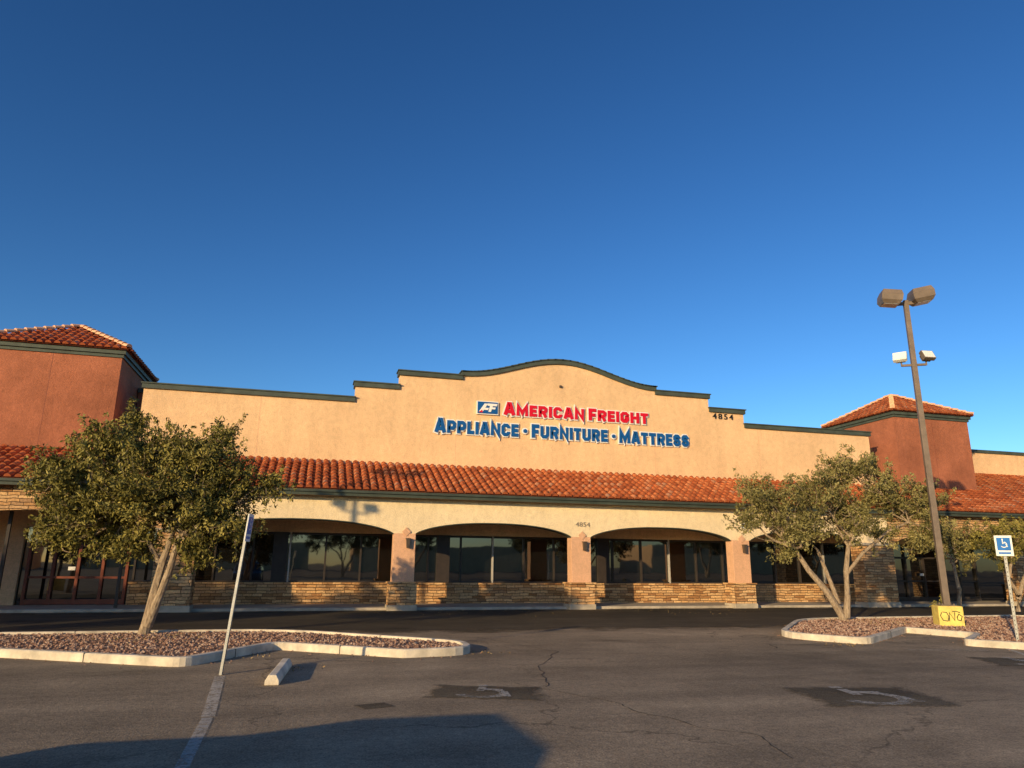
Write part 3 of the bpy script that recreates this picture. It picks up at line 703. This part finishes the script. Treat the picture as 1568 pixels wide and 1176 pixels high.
def leaves(V,centres,rads,counts,size,rnds,C,seed_up=.5,flat=.85):
    for c,r,n,rn in zip(centres,rads,counts,rnds):
        pos=rng.normal(0,1,(n,3)); pos/= (np.linalg.norm(pos,axis=1,keepdims=True)+1e-6); pos*= (rng.random((n,1))**.45)*r; pos[:,2]*=flat
        pos+=np.array(c)
        d=rng.normal(0,1,(n,3)); d[:,2]+=seed_up; d/=np.linalg.norm(d,axis=1,keepdims=True)
        s=np.cross(d,rng.normal(0,1,(n,3))); s/=np.linalg.norm(s,axis=1,keepdims=True)
        L=size*rng.uniform(.6,1.3,(n,1)); w=L*.19
        V.append(np.stack([pos-d*L*.5,pos+s*w,pos+d*L*.5,pos-s*w],1)); C.append(np.clip(rn+rng.normal(0,.18,n),0,1))
def leafmesh(name,V,C,mt,parent):
    v=np.concatenate(V).reshape(-1,3); n=len(v)//4; me=D.meshes.new(name)
    me.vertices.add(len(v)); me.vertices.foreach_set('co',v.ravel().astype(np.float32))
    me.loops.add(4*n); me.loops.foreach_set('vertex_index',np.arange(4*n,dtype=np.int32)); me.polygons.add(n); me.polygons.foreach_set('loop_start',np.arange(0,4*n,4,dtype=np.int32))
    me.update(); attr(me,np.concatenate(C)); return link(name,me,mt,parent)
RV=Vector((.9645,-.264,0)); FV=Vector((.264,.9645,0))
def tree(name,base,trunks,lobes,size=.10,mt='leaf',clump=.22,dens=1.0,depth=1.0,lc=29):
    P=empty(name); bo=Vector((base[0],base[1],.08)); mb=MB(); pt=lambda s,z,dp=0: bo+RV*s+FV*dp+Vector((0,0,z))
    tips=[]
    for tr in trunks:
        pts=[pt(s,z,dp) for s,z,dp,r in tr]; tube(mb,pts,[r for *_,r in tr],10); tips.append((pts[-1],tr[-1][3],pts))
    V=[];C=[]
    for (s,z,rx,rz) in lobes:
        for dpo in ((-.45,.45) if rx>.7 else (0,)):
            c=pt(s+random.uniform(-.12,.12),z+random.uniform(-.1,.1),dpo*rx*1.3*depth+random.uniform(-.15,.15))
            tp=min(tips,key=lambda q:(q[0]-c).length)
            main=limb(mb,tp[0],c,tp[1]*.75,.018,.35,7)
            vol=rx*rx*rz; nc=int(max(7,42*vol*dens+8))
            for k in range(nc):
                d=Vector([float(q) for q in rng.normal(0,1,3)]).normalized(); rad=random.random()**.5
                p=c+Vector((d.x*rx,d.y*rx,d.z*rz))*(rad*(1+.28*(random.random()-.4)))
                st=main[random.randint(3,7)]
                limb(mb,st,p,.014,.004,.3,4,-.05)
                rn=random.uniform(.12,.8)
                L=(p-st).normalized()
                for q in range(5):
                    cc=p-L*(q*.10)+Vector([float(w_) for w_ in rng.normal(0,.09,3)]); leaves(V,[cc],[clump*random.uniform(.5,1.0)],[int(lc*random.uniform(.5,1.2))],size,[rn],C)
                if random.random()<.5:
                    e=p+(d*.5+Vector((0,0,.35))).normalized()*random.uniform(.15,.4); leaves(V,[p.lerp(e,.5),e],[.10,.07],[16,10],size,[rn+.1]*2,C,1.0); limb(mb,p,e,.005,.002,.1,2)
    for k in range(int(16*dens)):
        s,z,rx,rz=random.choice(lobes); a=pt(s+random.uniform(-.6,.6)*rx,z-rz*.6,random.uniform(-.6,.6)); b_=a+Vector((random.uniform(-.2,.2),random.uniform(-.2,.2),-random.uniform(.25,.6)))
        limb(mb,a,b_,.006,.002,.2,3)
        for q in (.3,.65,1.0): leaves(V,[a.lerp(b_,q)],[.09],[12],size,[random.uniform(.2,.6)],C,-.6)
    mb.make('trunk_and_limbs',M['bark'],P,smooth=True); leafmesh('foliage',V,C,M[mt],P); return P,sum(len(c) for c in C)
t1,n1=tree('olive_tree',(-3.5,18.6),
  [[(-.02,-.1,0,.15),(.02,.25,0,.11),(.10,.9,0,.095),(.18,1.6,.05,.085),(.30,2.2,.1,.07)],
   [(.06,.2,-.02,.11),(.30,.9,-.1,.085),(.48,1.5,-.15,.075),(.62,2.2,-.2,.06)],
   [(.16,1.5,.05,.06),(-.25,2.1,.1,.05),(-.7,2.7,.1,.04)]],
  [(-2.0,3.5,.95,.85),(-1.25,4.25,.8,.7),(-.2,4.25,.75,.65),(1.0,4.0,.85,.75),(1.95,3.4,.7,.65),(2.55,3.5,.35,.28),(-2.65,2.6,.6,.6),(-1.4,2.9,.95,.8),(-.1,3.0,.95,.85),(1.2,2.85,.9,.75),(2.0,2.4,.55,.5),(-.3,1.95,.6,.4),(-2.1,1.95,.5,.4),(1.2,1.85,.55,.4),(-1.05,4.95,.28,.28),(1.3,4.7,.3,.3),(-1.2,2.0,.6,.4),(.6,3.6,.7,.6)],dens=1.2)
t2,n2=tree('olive_tree',(16.5,20.0),
  [[(.0,-.1,0,.15),(-.1,.2,0,.12),(-.5,.9,0,.10),(-1.0,1.55,.05,.085),(-1.3,2.1,.1,.07)],
   [(.05,.1,-.02,.12),(.12,.8,-.1,.09),(.14,1.5,-.1,.08),(.3,2.3,-.1,.065)],
   [(-.1,.5,.1,.08),(-.25,1.3,.3,.065),(-.5,2.2,.4,.05)],[(.12,1.4,-.1,.06),(.7,2.1,-.2,.055),(1.6,2.8,-.2,.045),(2.3,3.1,-.2,.035)]],
  [(-2.2,3.8,.95,.9),(-.8,4.2,.9,.8),(.4,4.7,.75,.7),(1.6,4.3,.8,.75),(2.7,3.6,.85,.8),(3.35,2.9,.55,.6),(.5,3.3,1.0,.8),(-1.3,2.8,.85,.7),(-2.9,4.3,.4,.4),(1.3,5.15,.3,.3),(1.4,2.6,.5,.4),(2.5,2.5,.5,.4),(-1.7,1.95,.35,.3),(-3.0,3.1,.35,.35)],mt='leaf2',dens=.62)
t3,n3=tree('olive_tree',(28.9,24.5),[[(0,-.1,0,.14),(.1,.6,0,.11),(-.2,1.3,0,.09),(.1,1.9,.1,.07)],[(.05,.4,0,.1),(.5,1.2,.1,.08),(.9,1.9,.1,.06)]],
  [(-1.0,3.0,.8,.7),(.3,3.2,.9,.7),(1.5,3.0,.9,.7),(-.2,2.2,.7,.45)],mt='leaf',size=.12,dens=.6,lc=22)
t4,n4=tree('olive_tree',(27.2,25.8),[[(0,-.1,0,.12),(.1,.8,0,.09),(.0,1.8,0,.07)]],[(0,3.0,.9,.8),(.5,2.2,.6,.5),(-.6,3.4,.6,.5)],mt='leaf2',size=.12,dens=.5,lc=22)
def shrub(name,base,r,h):
    P=empty(name); V=[];C=[]; mb=MB()
    for k in range(14):
        c=Vector((base[0]+random.uniform(-r,r),base[1]+random.uniform(-r,r),.12+random.uniform(.1,h))); limb(mb,(base[0],base[1],.05),c,.012,.004,.2,3)
        leaves(V,[c],[.14],[70],.07,[random.uniform(.5,.9)],C)
    mb.make('stems',M['bark'],P); leafmesh('foliage',V,C,M['leaf'],P)
shrub('small_shrub',(19.3,18.9),.2,.75)
V=[];C=[]
for (x,y,r,n_,z) in ((-3.4,17.6,1.6,160,.135),(16.6,19.0,1.6,160,.135),(-1.0,15.0,.5,40,.012),(3.6,14.6,.5,40,.012),(12.0,14.6,.6,50,.012),(0,12.9,.5,25,.012),(6,27.8,4,150,.012),(15,27.8,4,150,.012)):
    leaves(V,[Vector((x,y,z))],[r],[n_],.05,[.5],C,0,.003)
leafmesh('leaf_litter',V,C,M['dry'],None)
def copy_tree(src,name,base_src,base,rot,sc=1.0):
    P=empty(name)
    for ch in src.children:
        o=D.objects.new(ch.name.split('.')[0],ch.data); COL.objects.link(o); o.parent=P
        o.location=(-base_src[0],-base_src[1],0)
    P.location=(base[0],base[1],0); P.rotation_euler=(0,0,rot); P.scale=(sc,sc,sc)
for (x,y,r,s) in ((-12.5,17.2,1.2,1.0),(-17.5,18.5,2.6,1.05),(-23,16.5,.4,1.1),(-29,19,3.9,1.0)): copy_tree(t1,'olive_tree',(-3.5,18.6),(x,y),r,s)
for (x,y,r,s) in ((-14,-44,2,1.5),(4,-36,3,1.4),(14,-45,4,1.9),(27,-28,5,1.5),(38,-36,.5,1.7),(52,-20,1.5,1.6),(60,-40,2,2.0)): copy_tree(t2,'olive_tree',(16.5,20.0),(x,y),r,s)
BS=empty('distant_shops'); mb=MB()
for (x0,x1,y,h) in ((-120,-60,-110,5.5),(-50,0,-120,6.5),(10,70,-115,6),(80,150,-100,7)): mb.box(x0,x1,y-20,y,0,h)
mb.make('walls',M['cream'],BS)

# ================================================================== PARKED CAR (beside the photographer)
CAR=empty('parked_car'); c0=Vector((-4.45,3.05,0))
prof=[(-2.3,.35),(2.3,.35),(2.38,.6),(2.3,.95),(1.35,1.12),(.55,1.66),(.2,1.76),(-1.5,1.78),(-2.05,1.62),(-2.35,1.05),(-2.4,.6)]
mb=MB(); hw=lambda z: .93 if z<1.1 else .93-(z-1.1)*.38
L_=[c0+Vector((-hw(z),y,z)) for y,z in prof]; R_=[c0+Vector((hw(z),y,z)) for y,z in prof]
mb.poly(L_); mb.poly(R_[::-1])
for i in range(len(prof)): j=(i+1)%len(prof); mb.poly([L_[i],R_[i],R_[j],L_[j]])
mb.make('body',M['carpaint'],CAR,.08)
for sx in (-1,1):
    mb=MB(); gl=[(1.15,1.16),(.52,1.58),(.15,1.66),(-1.45,1.68),(-1.95,1.5),(-2.15,1.14)]
    mb.poly([c0+Vector((sx*(hw(z)+.012),y,z)) for y,z in gl]); mb.make('side_glass',M['glass'],CAR)
    mb=MB(); mb.obox(c0+Vector((sx*1.02,.95,1.12)),(.2,.12,.14),Matrix.Identity(3)); mb.make('door_mirror',M['carpaint'],CAR,.02)
    for yy in (-1.45,1.45):
        bm=bmesh.new(); bmesh.ops.create_cone(bm,cap_ends=True,segments=28,radius1=.35,radius2=.35,depth=.24,matrix=Matrix.Translation(c0+Vector((sx*.83,yy,.35)))@Matrix.Rotation(math.pi/2,4,'Y'))
        me=D.meshes.new('wheel'); bm.to_mesh(me); bm.free(); link('wheel',me,M['rubber'],CAR)

# ================================================================== LIGHT, SKY, CAMERA
w=D.worlds.new('World'); S.world=w; w.use_nodes=True; nt=w.node_tree; bg=nt.nodes['Background']
sky=nt.nodes.new('ShaderNodeTexSky'); sky.sky_type='NISHITA'; sky.sun_disc=False
sky.sun_elevation=math.radians(SUN_EL); sky.sun_rotation=math.radians(180+SUN_AZ); sky.altitude=600; sky.air_density=1.0; sky.dust_density=.5; sky.ozone_density=3.0
hs=nt.nodes.new('ShaderNodeHueSaturation'); hs.inputs['Saturation'].default_value=1.13; nt.links.new(sky.outputs[0],hs.inputs['Color'])
gm=nt.nodes.new('ShaderNodeGamma'); gm.inputs[1].default_value=1.35; nt.links.new(hs.outputs[0],gm.inputs[0])
nt.links.new(gm.outputs[0],bg.inputs[0]); bg.inputs[1].default_value=.10
sd=D.lights.new('sun','SUN'); sd.energy=5.0; sd.angle=math.radians(.5); sd.color=(1,.735,.385)
so=D.objects.new('sun',sd); COL.objects.link(so); so.location=(-20,-20,30)
az=math.radians(SUN_AZ); el=math.radians(SUN_EL)
dirv=Vector((math.sin(az)*math.cos(el),math.cos(az)*math.cos(el),-math.sin(el))); so.rotation_euler=dirv.to_track_quat('-Z','Y').to_euler()
cam=D.cameras.new('camera'); cam.sensor_width=36; cam.lens=1087/1568*36; cam.clip_end=3000; co=D.objects.new('camera',cam); COL.objects.link(co)
R=Matrix.Rotation(math.radians(-15.3),3,'Z')@Matrix.Rotation(math.radians(90+14.3),3,'X')@Matrix.Rotation(math.radians(0.56),3,'Z')
co.matrix_world=Matrix.Translation((0,0,1.7))@R.to_4x4(); S.camera=co
S.view_settings.view_transform='Standard'; S.view_settings.look='None'; S.view_settings.exposure=0
print('leaves',n1,n2,n3,n4)
